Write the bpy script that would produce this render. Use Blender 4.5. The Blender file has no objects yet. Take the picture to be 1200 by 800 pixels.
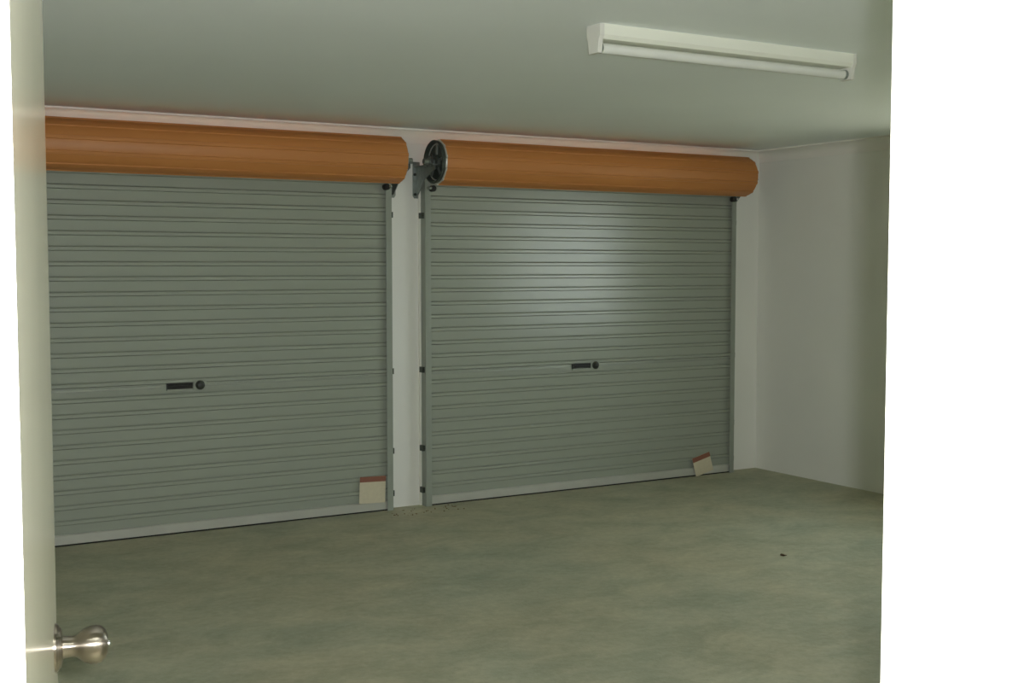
import bpy, bmesh, math, random
from mathutils import Vector, Matrix

R = math.radians
sc = bpy.context.scene
C = sc.collection
random.seed(4)

# ------------------------------------------------------------------ camera, light, exposure
YAW, PITCH, EYE = R(30.75), R(3.53), 1.544          # found from the room's vanishing points (f = 1442 px of 1200)
cd = bpy.data.cameras.new('camera')
cam = bpy.data.objects.new('camera', cd); C.objects.link(cam)
cd.sensor_width = 36.0; cd.lens = 36.0 * 1442 / 1200; cd.clip_start = 0.02
cam.location = (0, 0, EYE); cam.rotation_euler = (R(90) - PITCH, 0, -YAW)
sc.camera = cam

world = bpy.data.worlds.new('overcast_sky'); sc.world = world; world.use_nodes = True
bg = world.node_tree.nodes['Background']
bg.inputs['Color'].default_value = (0.92, 0.97, 1.0, 1); bg.inputs['Strength'].default_value = 12.0

sd = bpy.data.lights.new('sun', 'SUN'); sun = bpy.data.objects.new('sun', sd); C.objects.link(sun)
sd.energy = 20.0; sd.angle = R(3); sd.color = (1.0, 0.93, 0.82)
sun.rotation_euler = (R(-40), 0, R(12)); sun.location = (2, 14, 8)   # stands over the driveway, outside the roller doors

fd = bpy.data.lights.new('camera_flash', 'AREA'); flash = bpy.data.objects.new('camera_flash', fd); C.objects.link(flash)
fd.shape = 'RECTANGLE'; fd.size = 0.034; fd.size_y = 0.02; fd.energy = 215.0; fd.color = (0.985, 0.99, 1.0)
flash.location = (0.042 * math.cos(YAW), -0.042 * math.sin(YAW), EYE + 0.028)   # the camera's own flash, just beside its lens
flash.rotation_euler = cam.rotation_euler

vs = sc.view_settings
vs.view_transform = 'Standard'; vs.look = 'None'; vs.gamma = 1.0; vs.exposure = -0.92
try: vs.use_curve_mapping = False
except Exception: pass
cy = sc.cycles
cy.use_denoising = True
cy.max_bounces = 12; cy.diffuse_bounces = 8; cy.glossy_bounces = 5; cy.transparent_max_bounces = 12
cy.sample_clamp_indirect = 6.0; cy.caustics_reflective = False; cy.caustics_refractive = False

# ------------------------------------------------------------------ materials
def lin(c):
    return tuple(((v / 255) / 12.92 if v / 255 <= 0.04045 else ((v / 255 + 0.055) / 1.055) ** 2.4) for v in c)

def mat(name, rgb, rough=0.6, metal=0.0, var=0.06, scale=6.0, bump=0.0, bscale=60.0, stretch=(1, 1, 1), spec=0.5, coat=0.0):
    m = bpy.data.materials.new(name); m.use_nodes = True
    nt = m.node_tree; N = nt.nodes; L = nt.links
    b = N['Principled BSDF']
    b.inputs['Roughness'].default_value = rough; b.inputs['Metallic'].default_value = metal
    b.inputs['Specular IOR Level'].default_value = spec
    b.inputs['Coat Weight'].default_value = coat
    tc = N.new('ShaderNodeTexCoord'); mp = N.new('ShaderNodeMapping'); mp.inputs['Scale'].default_value = stretch
    L.new(tc.outputs['Object'], mp.inputs['Vector'])
    nz = N.new('ShaderNodeTexNoise'); nz.inputs['Scale'].default_value = scale; nz.inputs['Detail'].default_value = 5
    L.new(mp.outputs['Vector'], nz.inputs['Vector'])
    cr = N.new('ShaderNodeValToRGB'); c = lin(rgb)
    cr.color_ramp.elements[0].position = 0.25; cr.color_ramp.elements[1].position = 0.75
    cr.color_ramp.elements[0].color = (*[max(0, v * (1 - var)) for v in c], 1)
    cr.color_ramp.elements[1].color = (*[min(1, v * (1 + var)) for v in c], 1)
    L.new(nz.outputs['Fac'], cr.inputs['Fac']); L.new(cr.outputs['Color'], b.inputs['Base Color'])
    if bump:
        n2 = N.new('ShaderNodeTexNoise'); n2.inputs['Scale'].default_value = bscale; n2.inputs['Detail'].default_value = 3
        L.new(mp.outputs['Vector'], n2.inputs['Vector'])
        bp = N.new('ShaderNodeBump'); bp.inputs['Strength'].default_value = bump; bp.inputs['Distance'].default_value = 0.01
        L.new(n2.outputs['Fac'], bp.inputs['Height']); L.new(bp.outputs['Normal'], b.inputs['Normal'])
    return m

def concrete():
    m = mat('concrete_floor', (150, 148, 122), 0.62, var=0.0, bump=0.12, bscale=90)
    nt = m.node_tree; N = nt.nodes; L = nt.links; b = N['Principled BSDF']
    tc = N.new('ShaderNodeTexCoord')
    def noise(scale, detail, st, rough=0.6):
        mp = N.new('ShaderNodeMapping'); mp.inputs['Scale'].default_value = st; mp.inputs['Rotation'].default_value = (0, 0, YAW)
        L.new(tc.outputs['Object'], mp.inputs['Vector'])
        n = N.new('ShaderNodeTexNoise'); n.inputs['Scale'].default_value = scale; n.inputs['Detail'].default_value = detail
        n.inputs['Roughness'].default_value = rough; n.inputs['Distortion'].default_value = 0.4
        L.new(mp.outputs['Vector'], n.inputs['Vector']); return n
    def ramp(n, a, b_, pa=0.32, pb=0.68):
        r = N.new('ShaderNodeValToRGB'); r.color_ramp.elements[0].position = pa; r.color_ramp.elements[1].position = pb
        r.color_ramp.elements[0].color = (*lin(a), 1); r.color_ramp.elements[1].color = (*lin(b_), 1)
        L.new(n.outputs['Fac'], r.inputs['Fac']); return r
    r1 = ramp(noise(0.9, 6, (1, 1, 1)), (187, 190, 170), (202, 196, 170))
    r2 = ramp(noise(2.6, 8, (1, 1.5, 1), 0.7), (212, 215, 210), (255, 254, 250))
    r3 = ramp(noise(26, 4, (1, 1, 1), 0.7), (236, 236, 232), (255, 255, 255))
    cur = r1
    for r in (r2, r3):
        mx = N.new('ShaderNodeMix'); mx.data_type = 'RGBA'; mx.blend_type = 'MULTIPLY'; mx.inputs[0].default_value = 1.0
        L.new((cur.outputs['Color'] if cur is r1 else cur.outputs[2]), mx.inputs[6]); L.new(r.outputs['Color'], mx.inputs[7]); cur = mx
    L.new(cur.outputs[2], b.inputs['Base Color'])
    return m

def glass():
    m = bpy.data.materials.new('window_glass'); m.use_nodes = True
    nt = m.node_tree; N = nt.nodes; L = nt.links; N.remove(N['Principled BSDF'])
    t = N.new('ShaderNodeBsdfTransparent'); t.inputs['Color'].default_value = (0.93, 0.96, 0.94, 1)
    g = N.new('ShaderNodeBsdfGlossy'); g.inputs['Roughness'].default_value = 0.02
    lw = N.new('ShaderNodeLayerWeight'); lw.inputs['Blend'].default_value = 0.5
    pw = N.new('ShaderNodeMath'); pw.operation = 'POWER'; pw.inputs[1].default_value = 5.0; L.new(lw.outputs['Facing'], pw.inputs[0])
    fr = N.new('ShaderNodeMath'); fr.operation = 'MULTIPLY_ADD'; fr.inputs[1].default_value = 0.9; fr.inputs[2].default_value = 0.03; L.new(pw.outputs[0], fr.inputs[0])
    mx = N.new('ShaderNodeMixShader'); L.new(fr.outputs[0], mx.inputs['Fac']); L.new(t.outputs[0], mx.inputs[1]); L.new(g.outputs[0], mx.inputs[2])
    L.new(mx.outputs[0], N['Material Output'].inputs['Surface'])
    return m

M = dict(
    wall=mat('painted_plaster_wall', (232, 232, 226), 0.7, var=0.02, scale=1.5, bump=0.05, bscale=140),
    ceiling=mat('painted_plaster_ceiling', (240, 246, 246), 0.75, var=0.02, scale=1.2, bump=0.04, bscale=140),
    cornice=mat('painted_cornice', (236, 234, 228), 0.6, var=0.02),
    gloss=mat('gloss_white_door_paint', (204, 201, 182), 0.16, var=0.02, bump=0.12, bscale=2.2, stretch=(1, 1, 0.35)),
    frame=mat('white_frame_paint', (236, 236, 226), 0.3, var=0.02),
    floor=concrete(),
    curtain=mat('grey_green_steel_curtain', (154, 160, 148), 0.25, var=0.03, scale=3, stretch=(0.4, 1, 3), spec=0.7),
    orange=mat('terracotta_painted_steel', (190, 126, 68), 0.5, var=0.08, scale=3, stretch=(0.3, 1, 2)),
    galv=mat('galvanised_steel', (140, 148, 142), 0.42, metal=0.6, var=0.18, scale=30),
    guide=mat('galvanised_guide_channel', (146, 153, 142), 0.5, metal=0.0, var=0.06, scale=9),
    dark=mat('blackened_steel', (42, 46, 40), 0.5, var=0.2, scale=20),
    drum=mat('dark_drum_wheel', (70, 78, 70), 0.55, metal=0.3, var=0.25, scale=24),
    rail=mat('mill_aluminium_rail', (200, 201, 194), 0.28, metal=0.38, var=0.05),
    rod=mat('bright_lock_rod', (182, 188, 178), 0.26, metal=0.45, var=0.05),
    rubber=mat('black_rubber_seal', (36, 36, 32), 0.8, var=0.1),
    plastic=mat('black_plastic_handle', (22, 24, 20), 0.4, var=0.1),
    chrome=mat('chrome_lock_cap', (200, 205, 200), 0.2, metal=0.9, var=0.03),
    nickel=mat('satin_nickel', (150, 142, 130), 0.28, metal=1.0, var=0.04, scale=12),
    paper=mat('cream_card', (206, 198, 172), 0.75, var=0.05, scale=40),
    redprint=mat('brick_red_print', (140, 92, 74), 0.7, var=0.08, scale=60),
    batten=mat('white_enamel_batten', (232, 234, 220), 0.4, var=0.02),
    tube=mat('white_fluorescent_tube', (222, 224, 216), 0.22, var=0.02),
    holder=mat('white_lampholder', (214, 214, 204), 0.5, var=0.02),
    carpet=mat('hall_floor_tile', (176, 168, 150), 0.5, var=0.06, scale=8),
    drive=mat('concrete_driveway', (186, 180, 164), 0.85, var=0.12, scale=2.0, bump=0.1),
    alum=mat('window_aluminium', (214, 214, 208), 0.4, metal=0.4, var=0.03),
    glass=glass(),
    leaf=mat('dry_brown_leaf', (74, 52, 30), 0.8, var=0.25, scale=60),
    dirt=mat('earth_crumb', (124, 106, 78), 0.9, var=0.25, scale=60),
)

# turned, brushed finish: the highlight stretches along the knob's axis
_nt = M['nickel'].node_tree; _tg = _nt.nodes.new('ShaderNodeTangent'); _tg.direction_type = 'RADIAL'; _tg.axis = 'X'
_b = _nt.nodes['Principled BSDF']; _b.inputs['Anisotropic'].default_value = 0.92; _b.inputs['Anisotropic Rotation'].default_value = 0.25
_nt.links.new(_tg.outputs['Tangent'], _b.inputs['Tangent'])

# ------------------------------------------------------------------ mesh helpers
def build(name, bm, m, parent=None, smooth=False, bevel=0.0):
    """link the bmesh as ONE mesh object"""
    if bevel:
        es = [e for e in bm.edges if len(e.link_faces) == 2 and e.calc_face_angle(0) > R(40)]
        bmesh.ops.bevel(bm, geom=es, offset=bevel, segments=2, affect='EDGES', profile=0.6)
    me = bpy.data.meshes.new(name)
    bmesh.ops.recalc_face_normals(bm, faces=bm.faces[:])
    bm.to_mesh(me); bm.free()
    for x in (m if isinstance(m, (list, tuple)) else [m]): me.materials.append(M[x])
    if smooth:
        for p in me.polygons: p.use_smooth = True
        try: me.set_sharp_from_angle(angle=R(35))
        except Exception: pass
    o = bpy.data.objects.new(name, me); C.objects.link(o)
    o.parent = parent
    return o

def box(bm, x0, x1, y0, y1, z0, z1):
    v = [bm.verts.new((x, y, z)) for z in (z0, z1) for y in (y0, y1) for x in (x0, x1)]
    for f in ((0, 2, 3, 1), (4, 5, 7, 6), (0, 1, 5, 4), (2, 6, 7, 3), (0, 4, 6, 2), (1, 3, 7, 5)):
        bm.faces.new([v[i] for i in f])
    return bm

def B(*a):
    return box(bmesh.new(), *a)

def prism(bm, pts, a, b, axis='x'):
    """closed profile extruded from a to b; pts are (y,z) for x, (x,z) for y, (x,y) for z"""
    def P(p, t): return {'x': (t, p[0], p[1]), 'y': (p[0], t, p[1]), 'z': (p[0], p[1], t)}[axis]
    u = [bm.verts.new(P(p, a)) for p in pts]; w = [bm.verts.new(P(p, b)) for p in pts]
    n = len(pts)
    for i in range(n): bm.faces.new((u[i], u[(i + 1) % n], w[(i + 1) % n], w[i]))
    bm.faces.new(u[::-1]); bm.faces.new(w)
    return bm

def lathe(bm, prof, axis_o, axis_d, seg=28):
    """profile of (distance along the axis, radius) turned about the axis"""
    d = Vector(axis_d).normalized(); up = Vector((0, 0, 1)) if abs(d.z) < 0.9 else Vector((1, 0, 0))
    s = d.cross(up).normalized(); t = s.cross(d)
    o = Vector(axis_o); rings = []
    for (a, r) in prof:
        rings.append([bm.verts.new(o + d * a + (s * math.cos(2 * math.pi * k / seg) + t * math.sin(2 * math.pi * k / seg)) * max(r, 1e-5)) for k in range(seg)])
    for i in range(len(rings) - 1):
        for k in range(seg):
            bm.faces.new((rings[i][k], rings[i][(k + 1) % seg], rings[i + 1][(k + 1) % seg], rings[i + 1][k]))
    if prof[0][1] > 1e-4: bm.faces.new(rings[0][::-1])
    if prof[-1][1] > 1e-4: bm.faces.new(rings[-1])
    return bm

def tag(o, label, cat=None, group=None, kind=None):
    o['label'] = label
    if cat: o['category'] = cat
    if group: o['group'] = group
    if kind: o['kind'] = kind
    return o

def struct(name, bm, m, label, parent=None, **k):
    o = build(name, bm, m, parent, **k)
    if parent is None: tag(o, label, kind='structure')
    return o

def empty(name, loc=(0, 0, 0)):
    e = bpy.data.objects.new(name, None); C.objects.link(e); e.location = loc; e.empty_display_size = 0.1
    return e

# ------------------------------------------------------------------ the room
YB, XR, XL, H = 7.08, 6.38, -0.35, 2.40      # inner faces: back wall, right wall, left wall, ceiling
YF0, YF1 = 0.84, 0.95                        # wall between hall and garage
WT = 0.24
DX0, DX1, DH = 0.13, 1.05, 2.06              # doorway
HX0, HX1, HY0 = -1.3, 2.1, -2.4              # hall
OP = ((0.80, 3.225), (3.60, 6.03)); OH = 2.11    # the two garage door openings

struct('floor', B(XL - WT, XR + WT, YF0, YB + WT, -0.15, 0), 'floor', 'grey-green trowelled concrete garage floor slab')
struct('floor_hall', B(HX0, HX1, HY0, YF0, -0.15, 0), 'carpet', 'plain beige hall floor before the doorway')
struct('ceiling', B(HX0 - 0.1, XR + WT, HY0 - 0.1, YB + WT, H, H + 0.12), 'ceiling', 'flat off-white plasterboard ceiling')

bm = bmesh.new()
y0, y1 = YB, YB + WT
box(bm, XL - WT, OP[0][0], y0, y1, 0, H); box(bm, OP[0][1], OP[1][0], y0, y1, 0, H); box(bm, OP[1][1], XR + WT, y0, y1, 0, H)
for a, b in OP: box(bm, a, b, y0, y1, OH, H)
struct('wall_back', bm, 'wall', 'white rendered garage wall with two roller door openings')

WY0, WY1, WZ0, WZ1 = 3.1, 5.1, 1.0, 2.1      # window in the right wall, seen only as its glint on the curtain
bm = bmesh.new()
box(bm, XR, XR + WT, YF0, WY0, 0, H); box(bm, XR, XR + WT, WY1, YB, 0, H)
box(bm, XR, XR + WT, WY0, WY1, 0, WZ0); box(bm, XR, XR + WT, WY0, WY1, WZ1, H)
struct('wall_right', bm, 'wall', 'plain white garage side wall beyond the doors')
struct('wall_left', B(XL - WT, XL, YF0, YB, 0, H), 'wall', 'plain white garage wall behind the open door')

bm = bmesh.new()
box(bm, HX0, DX0 - 0.02, YF0, YF1, 0, H); box(bm, DX1 + 0.02, XR, YF0, YF1, 0, H); box(bm, DX0 - 0.02, DX1 + 0.02, YF0, YF1, DH + 0.02, H)
struct('wall_front', bm, 'wall', 'white wall between hall and garage with the doorway')
struct('wall_hall_left', B(HX0 - 0.1, HX0, HY0, YF1, 0, H), 'wall', 'white hall side wall')
struct('wall_hall_right', B(HX1, HX1 + 0.1, HY0, YF0, 0, H), 'wall', 'white hall side wall')
struct('wall_hall_rear', B(HX0, HX1, HY0 - 0.1, HY0, 0, H), 'wall', 'white hall end wall')

# cornices (cove profile)
def cove(s=0.085, n=7):
    pts = [(0, 0), (s, 0)]                    # (away from wall, down from ceiling)
    pts += [(s, 0.010)]
    for k in range(n + 1):
        a = k / n * math.pi / 2
        pts.append((s - (s - 0.010) * math.sin(a), 0.010 + (s - 0.010) * (1 - math.cos(a))))
    pts += [(0.010, s), (0, s)]
    out = []
    for p in pts:
        if not out or (abs(p[0] - out[-1][0]) + abs(p[1] - out[-1][1])) > 1e-5: out.append(p)
    return out
cv = cove()
struct('trim_1', prism(bmesh.new(), [(YB - a, H - d) for a, d in cv], XL, XR), 'cornice', 'coved white cornice along the top of the roller door wall', smooth=True)
struct('trim_2', prism(bmesh.new(), [(XR - a, H - d) for a, d in cv], YF1, YB, 'y'), 'cornice', 'coved white cornice along the top of the plain side wall', smooth=True)
struct('trim_3', prism(bmesh.new(), [(XL + a, H - d) for a, d in cv], YF1, YB, 'y'), 'cornice', 'coved white cornice above the wall behind the open door', smooth=True)

# window in the right wall
w = build('window_1', B(XR + 0.10, XR + 0.15, WY0, WY0 + 0.045, WZ0, WZ1), 'alum'); tag(w, 'aluminium window in the side wall', kind='structure')
for a in ((WY1 - 0.045, WY1, WZ0, WZ1), (WY0, WY1, WZ0, WZ0 + 0.045), (WY0, WY1, WZ1 - 0.045, WZ1), ((WY0 + WY1) / 2 - 0.02, (WY0 + WY1) / 2 + 0.02, WZ0, WZ1)):
    build('window_frame', B(XR + 0.10, XR + 0.15, *a), 'alum', w)
for a in ((WY0 + 0.045, (WY0 + WY1) / 2 - 0.02), ((WY0 + WY1) / 2 + 0.02, WY1 - 0.045)):
    build('pane', B(XR + 0.122, XR + 0.126, a[0], a[1], WZ0 + 0.045, WZ1 - 0.045), 'glass', w)

# door lining (jambs, head, stops) and architraves
jl = build('trim_4', B(DX1, DX1 + 0.02, YF0 - 0.002, YF1 + 0.002, 0, DH), 'frame', bevel=0.002)
tag(jl, 'white painted door jamb with stop at the latch side of the doorway', kind='structure')
build('door_stop', B(DX1 - 0.012, DX1, YF0 + 0.012, 0.912, 0, DH), 'frame', jl, bevel=0.002)
arch = [(0.0, 0.0), (0.0, 0.010), (0.006, 0.016), (0.040, 0.018), (0.052, 0.012), (0.066, 0.010), (0.066, 0.0)]
build('architrave', prism(bmesh.new(), [(DX1 + 0.006 + a, YF0 - d) for a, d in arch], 0, DH + 0.07, 'z'), 'frame', jl)
build('architrave', prism(bmesh.new(), [(DX1 + 0.006 + a, YF1 + d) for a, d in arch], 0, DH + 0.07, 'z'), 'frame', jl)
jr = build('trim_5', B(DX0 - 0.02, DX0, YF0 - 0.002, YF1 + 0.002, 0, DH), 'frame', bevel=0.002)
tag(jr, 'white painted door jamb at the hinge side of the doorway', kind='structure')
build('architrave', prism(bmesh.new(), [(DX0 - 0.006 - a, YF0 - d) for a, d in arch], 0, DH + 0.07, 'z'), 'frame', jr)
jh = build('trim_6', B(DX0 - 0.02, DX1 + 0.02, YF0 - 0.002, YF1 + 0.002, DH, DH + 0.02), 'frame')
tag(jh, 'white painted head of the door frame', kind='structure')
build('architrave', prism(bmesh.new(), [(YF0 - d, DH + 0.006 + a) for a, d in arch], DX0 - 0.072, DX1 + 0.072, 'x'), 'frame', jh)

# ------------------------------------------------------------------ the open hinged door, seen almost edge on
LA = R(12.7); LW, LT = 0.86, 0.037
door = build('door_1', B(-LT, 0, 0.004, LW, 0.012, DH - 0.006), 'gloss', bevel=0.0015)
door.location = (DX0 + 0.001, YF1 + 0.001, 0); door.rotation_euler = (0, 0, -LA)
tag(door, 'open glossy white flush door at the hall doorway, seen almost edge on', kind='structure')
KY, KZ = 0.797, 1.026
knob = build('door_knob', lathe(bmesh.new(), [(0.0, 0.0285), (0.006, 0.0285), (0.009, 0.026), (0.011, 0.0155), (0.022, 0.0142), (0.028, 0.0150), (0.032, 0.0185), (0.038, 0.0232), (0.046, 0.0262), (0.054, 0.0268), (0.061, 0.0245), (0.066, 0.0195), (0.0690, 0.012), (0.0697, 0.0)], (-0.0005, KY, KZ), (1, 0, 0), 40), 'nickel', door, smooth=True)
knob['label'] = 'round satin nickel door knob'
build('rosette', lathe(bmesh.new(), [(0.0, 0.0325), (0.003, 0.0325), (0.006, 0.030), (0.0065, 0.014)], (-0.0005, KY, KZ), (1, 0, 0), 40), 'nickel', knob, smooth=True)
build('privacy_pin', lathe(bmesh.new(), [(0.066, 0.004), (0.071, 0.004), (0.072, 0.003)], (-0.0005, KY, KZ), (1, 0, 0), 14), 'chrome', knob, smooth=True)
k2 = build('door_knob', lathe(bmesh.new(), [(0.0, 0.0325), (0.006, 0.030), (0.012, 0.0135), (0.024, 0.0115), (0.032, 0.0135), (0.043, 0.0235), (0.050, 0.0258), (0.057, 0.0255), (0.067, 0.0165), (0.0692, 0.0)], (-LT + 0.0005, KY, KZ), (-1, 0, 0), 32), 'nickel', door, smooth=True)
build('latch_plate', B(-LT / 2 - 0.012, -LT / 2 + 0.012, LW - 0.001, LW + 0.0015, KZ - 0.03, KZ + 0.03), 'nickel', door)
for hz in (0.2, 1.0, 1.85):
    build('hinge', lathe(bmesh.new(), [(0, 0.006), (0.09, 0.006)], (0.004, 0.0, hz), (0, 0, 1), 12), 'nickel', door, smooth=True)

# ------------------------------------------------------------------ roller doors
PITCH_S = 0.084
YC = 7.03                                     # plane of the curtain's flats
RR, RY, RZ = 0.142, 6.882, 2.188               # roll

def slat_mesh(width):
    """one profiled slat: flat with a raised rib, grey-green inside, terracotta outside"""
    prof = [(-0.0003, 0), (0.0525, 0), (0.0532, -0.0025), (0.0566, 0.0085), (0.0580, 0.0095), (0.0725, 0.0095), (0.0740, 0.0088), (0.0802, -0.0025), (0.0812, 0), (0.0843, 0)]
    bm = bmesh.new(); rows = []
    for off, sgn in ((0.0, 1), (0.0030, -1)):
        rows.append([[bm.verts.new((x, -d + off, z)) for x in (0, width)] for z, d in prof])
    for r, row in enumerate(rows):
        for i in range(len(row) - 1):
            f = bm.faces.new((row[i][0], row[i][1], row[i + 1][1], row[i + 1][0]))
            f.material_index = r
    n = len(prof) - 1
    for i in range(n):
        for s in (0, 1): bm.faces.new((rows[0][i][s], rows[1][i][s], rows[1][i + 1][s], rows[0][i + 1][s]))
    for i in (0, n): bm.faces.new((rows[0][i][0], rows[0][i][1], rows[1][i][1], rows[1][i][0]))
    bmesh.ops.recalc_face_normals(bm, faces=bm.faces[:])
    me = bpy.data.meshes.new('slat'); bm.to_mesh(me); bm.free()
    me.materials.append(M['curtain']); me.materials.append(M['orange'])
    return me

def roll_bm(width):
    """wound curtain: ribbed outside, thick laminated ends, hollow core"""
    bm = bmesh.new(); nr = 11; ring = []
    for k in range(nr):
        for fr, dr in ((0.0, 0), (0.11, 0), (0.22, 0), (0.33, 0), (0.44, 0), (0.56, 0), (0.68, 0), (0.72, 0.005), (0.79, 0.005), (0.86, 0.005), (0.94, 0.005), (0.98, 0)):
            ring.append(((k + fr) / nr * 2 * math.pi + 0.2, RR - 0.004 + dr))
    def circ(x, rs): return [bm.verts.new((x, r * math.cos(a), r * math.sin(a))) for a, r in rs]
    inner = [(a, RR - 0.034) for a, r in ring]
    lip = [(a, r - 0.004) for a, r in ring]
    loops = [circ(0.05, inner), circ(0.0, inner), circ(0.0, lip), circ(0.008, ring), circ(width - 0.004, ring), circ(width, lip), circ(width, inner), circ(width - 0.05, inner)]
    n = len(ring)
    for i in range(len(loops) - 1):
        for k in range(n):
            f = bm.faces.new((loops[i][k], loops[i][(k + 1) % n], loops[i + 1][(k + 1) % n], loops[i + 1][k]))
            f.material_index = 1 if i in (0, 1, 2, 4, 5, 6) else 0
    return bm

def bracket(root, x, sgn):
    """steel wall bracket carrying the axle: wall plate, arm, gusset, clamp"""
    t = 0.005
    b = build('bracket', prism(bmesh.new(), [(x - 0.024, 2.20), (x - 0.024, 1.985), (x - 0.014, 1.970), (x + 0.014, 1.970), (x + 0.024, 1.985), (x + 0.024, 2.20)], YB - 0.006, YB + 0.001, 'y'), 'galv', root)
    b['label'] = 'galvanised steel axle bracket'
    build('arm', B(x - 0.018, x + 0.018, 6.81, YB - 0.004, RZ - 0.024, RZ - 0.017), 'galv', b)
    build('gusset', prism(bmesh.new(), [(YB - 0.004, RZ - 0.02), (6.812, RZ - 0.02), (6.812, RZ - 0.05), (6.95, 2.085), (YB - 0.03, 1.990), (YB - 0.004, 1.985)], x - t / 2, x + t / 2), 'galv', b)
    build('axle_clamp', lathe(bmesh.new(), [(-0.012, 0.026), (0.012, 0.026)], (x, RY, RZ + 0.0), (1, 0, 0), 16), 'galv', b, smooth=True)
    for dy in (-0.03, 0.03):
        build('clamp_bolt', lathe(bmesh.new(), [(RZ - 0.03, 0.005), (RZ + 0.04, 0.005)], (x, RY + dy, 0), (0, 0, 1), 8), 'dark', b)
    for z in (1.995, 2.12):
        build('bolt', lathe(bmesh.new(), [(0, 0.009), (0.008, 0.009), (0.009, 0.006)], (x - 0.012, YB - 0.005, z), (0, -1, 0), 8), 'dark', b)
    return b

def guide(root, x0, x1, inner, outs):
    """galvanised channel; inner=+1 when the curtain enters at its +x side; outs = side of the clips"""
    zt, t, yf, yr = 2.075, 0.004, 6.998, 7.062
    if inner > 0: pts = [(x1, yf), (x0, yf), (x0, yr), (x1, yr), (x1, yr - t), (x0 + t, yr - t), (x0 + t, yf + t), (x1, yf + t)]
    else: pts = [(x0, yf), (x1, yf), (x1, yr), (x0, yr), (x0, yr - t), (x1 - t, yr - t), (x1 - t, yf + t), (x0, yf + t)]
    g = build('guide_channel', prism(bmesh.new(), pts, 0, zt, 'z'), 'guide', root)
    xp = (x0 - 0.012, x0 + 0.03) if inner > 0 else (x1 - 0.03, x1 + 0.004)
    build('packing_strip', B(xp[0], xp[1], yr - 0.0005, YB + 0.001, 0, zt - 0.01), 'frame', g)
    for z in (1.86, 0.88, 0.375, 0.105):
        xa, xb = (x0 - 0.017, x0 + 0.001) if outs < 0 else (x1 - 0.001, x1 + 0.017)
        bm = B(xa, xb, 7.016, 7.058, z - 0.018, z + 0.018)
        c = build('fixing_clip', bm, 'drum', g)
        build('screw', lathe(bmesh.new(), [(0, 0.006), (0.006, 0.005)], ((xa + xb) / 2, 7.018, z), (0, -1, 0), 8), 'dark', c)
    xs = x1 + 0.004 if inner > 0 else x0 - 0.004
    s = build('curtain_stop', lathe(bmesh.new(), [(0, 0.02), (0.035, 0.02), (0.038, 0.017)], (xs, 7.0, 2.030), (0, -1, 0), 16), 'rubber', g, smooth=True)
    xc = xs - 0.022 * inner
    build('stop_bolt', lathe(bmesh.new(), [(0, 0.011), (0.04, 0.011), (0.045, 0.006)], (xc, 7.0, 2.033), (0, -1, 0), 12), 'chrome', s, smooth=True)
    return g

W_CURT = 2.535
SLAT = slat_mesh(W_CURT)

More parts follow.
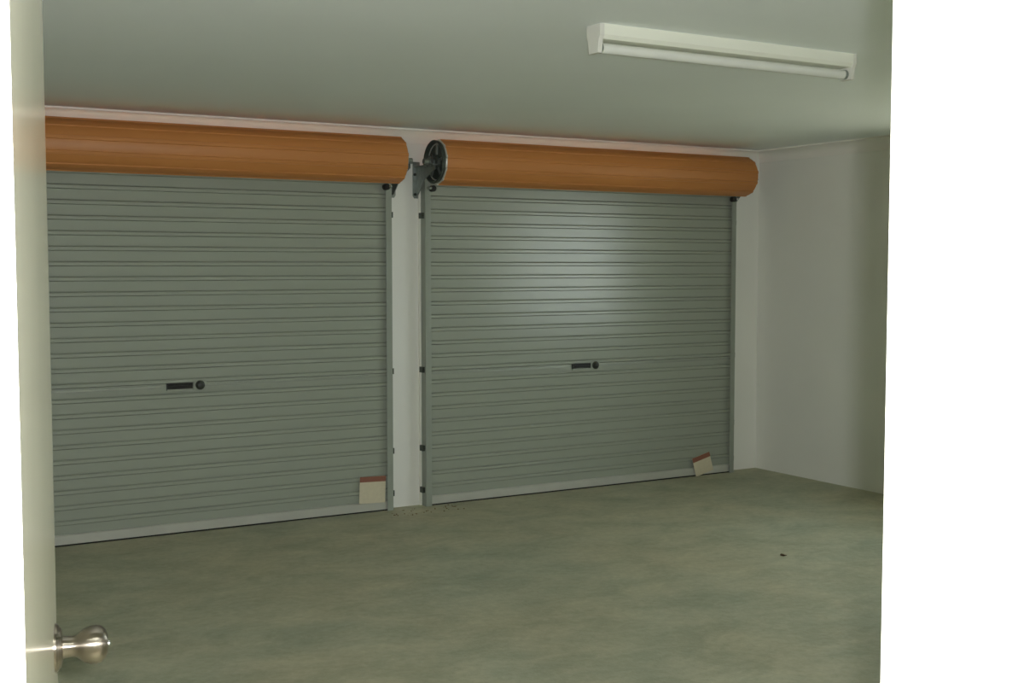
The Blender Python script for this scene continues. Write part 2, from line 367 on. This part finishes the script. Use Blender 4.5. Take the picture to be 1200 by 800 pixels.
def roller_door(xg0, xg1, lock_x, label):
    """xg0..xg1: outer faces of the two guide channels"""
    xc0 = (xg0 + xg1) / 2 - W_CURT / 2
    root = empty('roller_shutter', ((xg0 + xg1) / 2, YC, 0)); tag(root, label, 'garage door')
    parts = []
    ox = Vector(root.location)
    n = 0; z = 0.06
    while z < 2.19:
        s = bpy.data.objects.new('slat', SLAT); C.objects.link(s); s.parent = root
        s.location = Vector((xc0, YC, z)) - ox; z += PITCH_S
    made_before = set(o.name for o in root.children)
    # bottom rail and seal
    br = build('bottom_rail', prism(bmesh.new(), [(YC + 0.012, 0.010), (YC + 0.012, 0.062), (YC - 0.012, 0.062), (YC - 0.016, 0.058), (YC - 0.018, 0.014), (YC - 0.018, 0.010)], xg0 + 0.006, xg1 - 0.006), 'rail', root)
    build('rubber_seal', prism(bmesh.new(), [(YC + 0.010, 0.0), (YC + 0.010, 0.012), (YC - 0.012, 0.012), (YC - 0.012, 0.0)], xg0 + 0.006, xg1 - 0.006), 'rubber', br)
    # roll, drum wheels, axle
    ro = build('curtain_roll', roll_bm(W_CURT - 0.005), ('orange', 'rail'), root, smooth=True); ro.location = (xc0 + 0.004, RY, RZ)
    ro['label'] = 'terracotta rolled-up curtain'
    for xa, d in ((xc0 + 0.004, 1), (xc0 + W_CURT - 0.029, -1)):
        dw = build('drum_wheel', lathe(bmesh.new(), [(0.004, RR - 0.012), (-0.020, RR - 0.006), (-0.024, RR - 0.010), (-0.022, RR - 0.020), (0.012, RR - 0.030), (0.016, 0.05), (-0.012, 0.042), (-0.016, 0.036), (-0.016, 0.018)], (xa, RY, RZ), (d, 0, 0), 30), 'drum', root, smooth=True)
        for k in range(5):
            a = 2 * math.pi * k / 5 + 0.4
            bmk = bmesh.new(); box(bmk, -0.005, 0.005, 0.038, 0.110, -0.008, 0.008)
            bmesh.ops.transform(bmk, matrix=Matrix.Translation((xa + d * 0.002, RY, RZ)) @ Matrix.Rotation(a, 4, 'X'), verts=bmk.verts)
            build('spoke', bmk, 'galv', dw)
    build('axle', lathe(bmesh.new(), [(0, 0.017), (W_CURT + 0.17, 0.017)], (xc0 - 0.085, RY, RZ), (1, 0, 0), 16), 'galv', root, smooth=True)
    bracket(root, xc0 - 0.04, -1); bracket(root, xc0 + W_CURT + 0.04, 1)
    guide(root, xg0, xg0 + 0.040, 1, -1); guide(root, xg1 - 0.040, xg1, -1, 1)
    # lock bars, lift handle and lock, on the curtain's inside
    zb = 0.854; yf = YC - 0.0095
    build('lock_bar', B(xg0 + 0.03, lock_x - 0.10, yf - 0.006, yf + 0.004, zb - 0.006, zb + 0.006), 'rod', root, bevel=0.002)
    build('lock_bar', B(lock_x + 0.115, xg1 - 0.03, yf - 0.006, yf + 0.004, zb - 0.006, zb + 0.006), 'rod', root, bevel=0.002)
    hp = build('lift_handle', B(lock_x - 0.090, lock_x + 0.058, yf - 0.010, yf + 0.003, zb - 0.017, zb + 0.017), 'plastic', root, bevel=0.003)
    hp['label'] = 'black lift handle'
    build('handle_lip', B(lock_x - 0.090, lock_x + 0.058, yf - 0.014, yf + 0.001, zb - 0.025, zb - 0.0165), 'rod', hp)
    build('handle_grip', B(lock_x - 0.080, lock_x + 0.048, yf - 0.018, yf - 0.008, zb - 0.004, zb + 0.004), 'plastic', hp)
    lk = build('lock', lathe(bmesh.new(), [(0, 0.027), (0.012, 0.027), (0.016, 0.021), (0.026, 0.017), (0.028, 0.013)], (lock_x + 0.102, yf + 0.002, zb + 0.001), (0, -1, 0), 20), 'dark', root, smooth=True)
    build('lock_mount', B(lock_x + 0.066, lock_x + 0.138, yf - 0.004, yf + 0.004, zb - 0.026, zb + 0.026), 'curtain', lk)
    for o in root.children:
        if o.name not in made_before: o.location = Vector(o.location) - ox
    return root

roller_door(0.755, 3.292, 1.972, 'closed grey-green roller door between the open hinged door and the white pillar')
roller_door(3.525, 6.092, 4.745, 'closed grey-green roller door between the white pillar and the side wall')

# paper cards on the foot of the curtains
def card(x, z, w, h, tilt, lean, label, y):
    root = empty('instruction_card', (x, y, z)); tag(root, label, 'card')
    root.rotation_euler = (lean, tilt, 0)
    build('sheet', B(-w / 2, w / 2, -0.0012, 0.0012, -h / 2, h / 2), 'paper', root)
    build('printed_header', B(-w / 2, w / 2, -0.0018, 0.0, h / 2 - 0.034, h / 2), 'redprint', root)
card(3.153, 0.143, 0.176, 0.168, R(2), 0, 'cream instruction card with red heading, stuck upright beside the white pillar', YC - 0.0225)
card(5.80, 0.085, 0.165, 0.140, R(-14), R(-3), 'cream instruction card with red heading, hanging askew near the room corner', YC - 0.0265)

# ------------------------------------------------------------------ fluorescent batten on the ceiling
LX0, LX1, LYN = 2.525, 3.785, 3.63
lt = empty('batten_light', ((LX0 + LX1) / 2, LYN + 0.04, H)); tag(lt, 'white fluorescent batten light, unlit, screwed to the ceiling', 'light')
lo = Vector(lt.location)
def lp(name, bm, m, parent=None, **k):
    bmesh.ops.translate(bm, vec=-lo, verts=bm.verts); return build(name, bm, m, parent or lt, **k)
lp('batten_body', prism(bmesh.new(), [(LYN, H), (LYN, H - 0.038), (LYN + 0.010, H - 0.052), (LYN + 0.075, H - 0.052), (LYN + 0.085, H - 0.038), (LYN + 0.085, H)], LX0, LX1), 'batten')
for xa, xb in ((LX0 - 0.003, LX0 + 0.016), (LX1 - 0.016, LX1 + 0.003)):
    lp('end_cap', prism(bmesh.new(), [(LYN - 0.001, H), (LYN - 0.001, H - 0.040), (LYN + 0.008, H - 0.056), (LYN + 0.014, H - 0.101), (LYN + 0.072, H - 0.101), (LYN + 0.078, H - 0.056), (LYN + 0.086, H - 0.040), (LYN + 0.086, H)], xa, xb), 'holder', bevel=0.002)
tb = lp('tube', lathe(bmesh.new(), [(0.0, 0.019), (LX1 - LX0 - 0.05, 0.019)], (LX0 + 0.025, LYN + 0.043, H - 0.079), (1, 0, 0), 24), 'tube', smooth=True)
for xa in (LX0 + 0.014, LX1 - 0.030):
    lp('tube_cap', lathe(bmesh.new(), [(0.0, 0.0196), (0.016, 0.0196)], (xa, LYN + 0.043, H - 0.079), (1, 0, 0), 24), 'galv', tb, smooth=True)

# ------------------------------------------------------------------ small things on the floor
bm = bmesh.new()
n = 12; top = []; bot = []
for k in range(n):
    a = 2 * math.pi * k / n; rx, ry = 0.035 * math.cos(a), 0.014 * math.sin(a) * (1.1 - 0.5 * math.cos(a))
    zz = 0.002 + 0.010 * (ry / 0.014) ** 2 + 0.006 * (rx / 0.035) ** 2
    top.append(bm.verts.new((rx, ry, zz + 0.0012))); bot.append(bm.verts.new((rx, ry, zz)))
for k in range(n): bm.faces.new((top[k], top[(k + 1) % n], bot[(k + 1) % n], bot[k]))
ct, cb = bm.verts.new((0, 0, 0.0022)), bm.verts.new((0, 0, 0.0))
for k in range(n): bm.faces.new((ct, top[k], top[(k + 1) % n])); bm.faces.new((cb, bot[(k + 1) % n], bot[k]))
lf = build('dry_leaf', bm, 'leaf'); lf.scale = (0.55, 0.7, 0.7); lf.location = (4.55, 4.82, 0.0); lf.rotation_euler = (0, 0, R(-20))
tag(lf, 'small dry brown leaf lying alone on the concrete floor', 'leaf')

bm = bmesh.new()
for k in range(46):
    x = random.uniform(3.22, 3.72); y = random.uniform(6.80, 6.98); r = random.uniform(0.002, 0.006)
    vsn = bmesh.ops.create_icosphere(bm, subdivisions=1, radius=r, matrix=Matrix.Translation((x, y, r * 0.4)) @ Matrix.Diagonal((1, random.uniform(0.6, 1), 0.6, 1)))
o = build('dirt_crumbs', bm, 'dirt'); tag(o, 'scattered brown dirt crumbs on the concrete at the pillar foot', 'dirt', kind='stuff')

# ------------------------------------------------------------------ outdoors, beyond the garage walls
struct('driveway', B(-12, 24, YB + WT, 30, -0.2, -0.03), 'drive', 'pale concrete driveway outside the garage doors')
struct('side_ground', B(XR + WT, 24, -12, YB + WT, -0.2, -0.03), 'drive', 'pale concrete yard outside the side window')
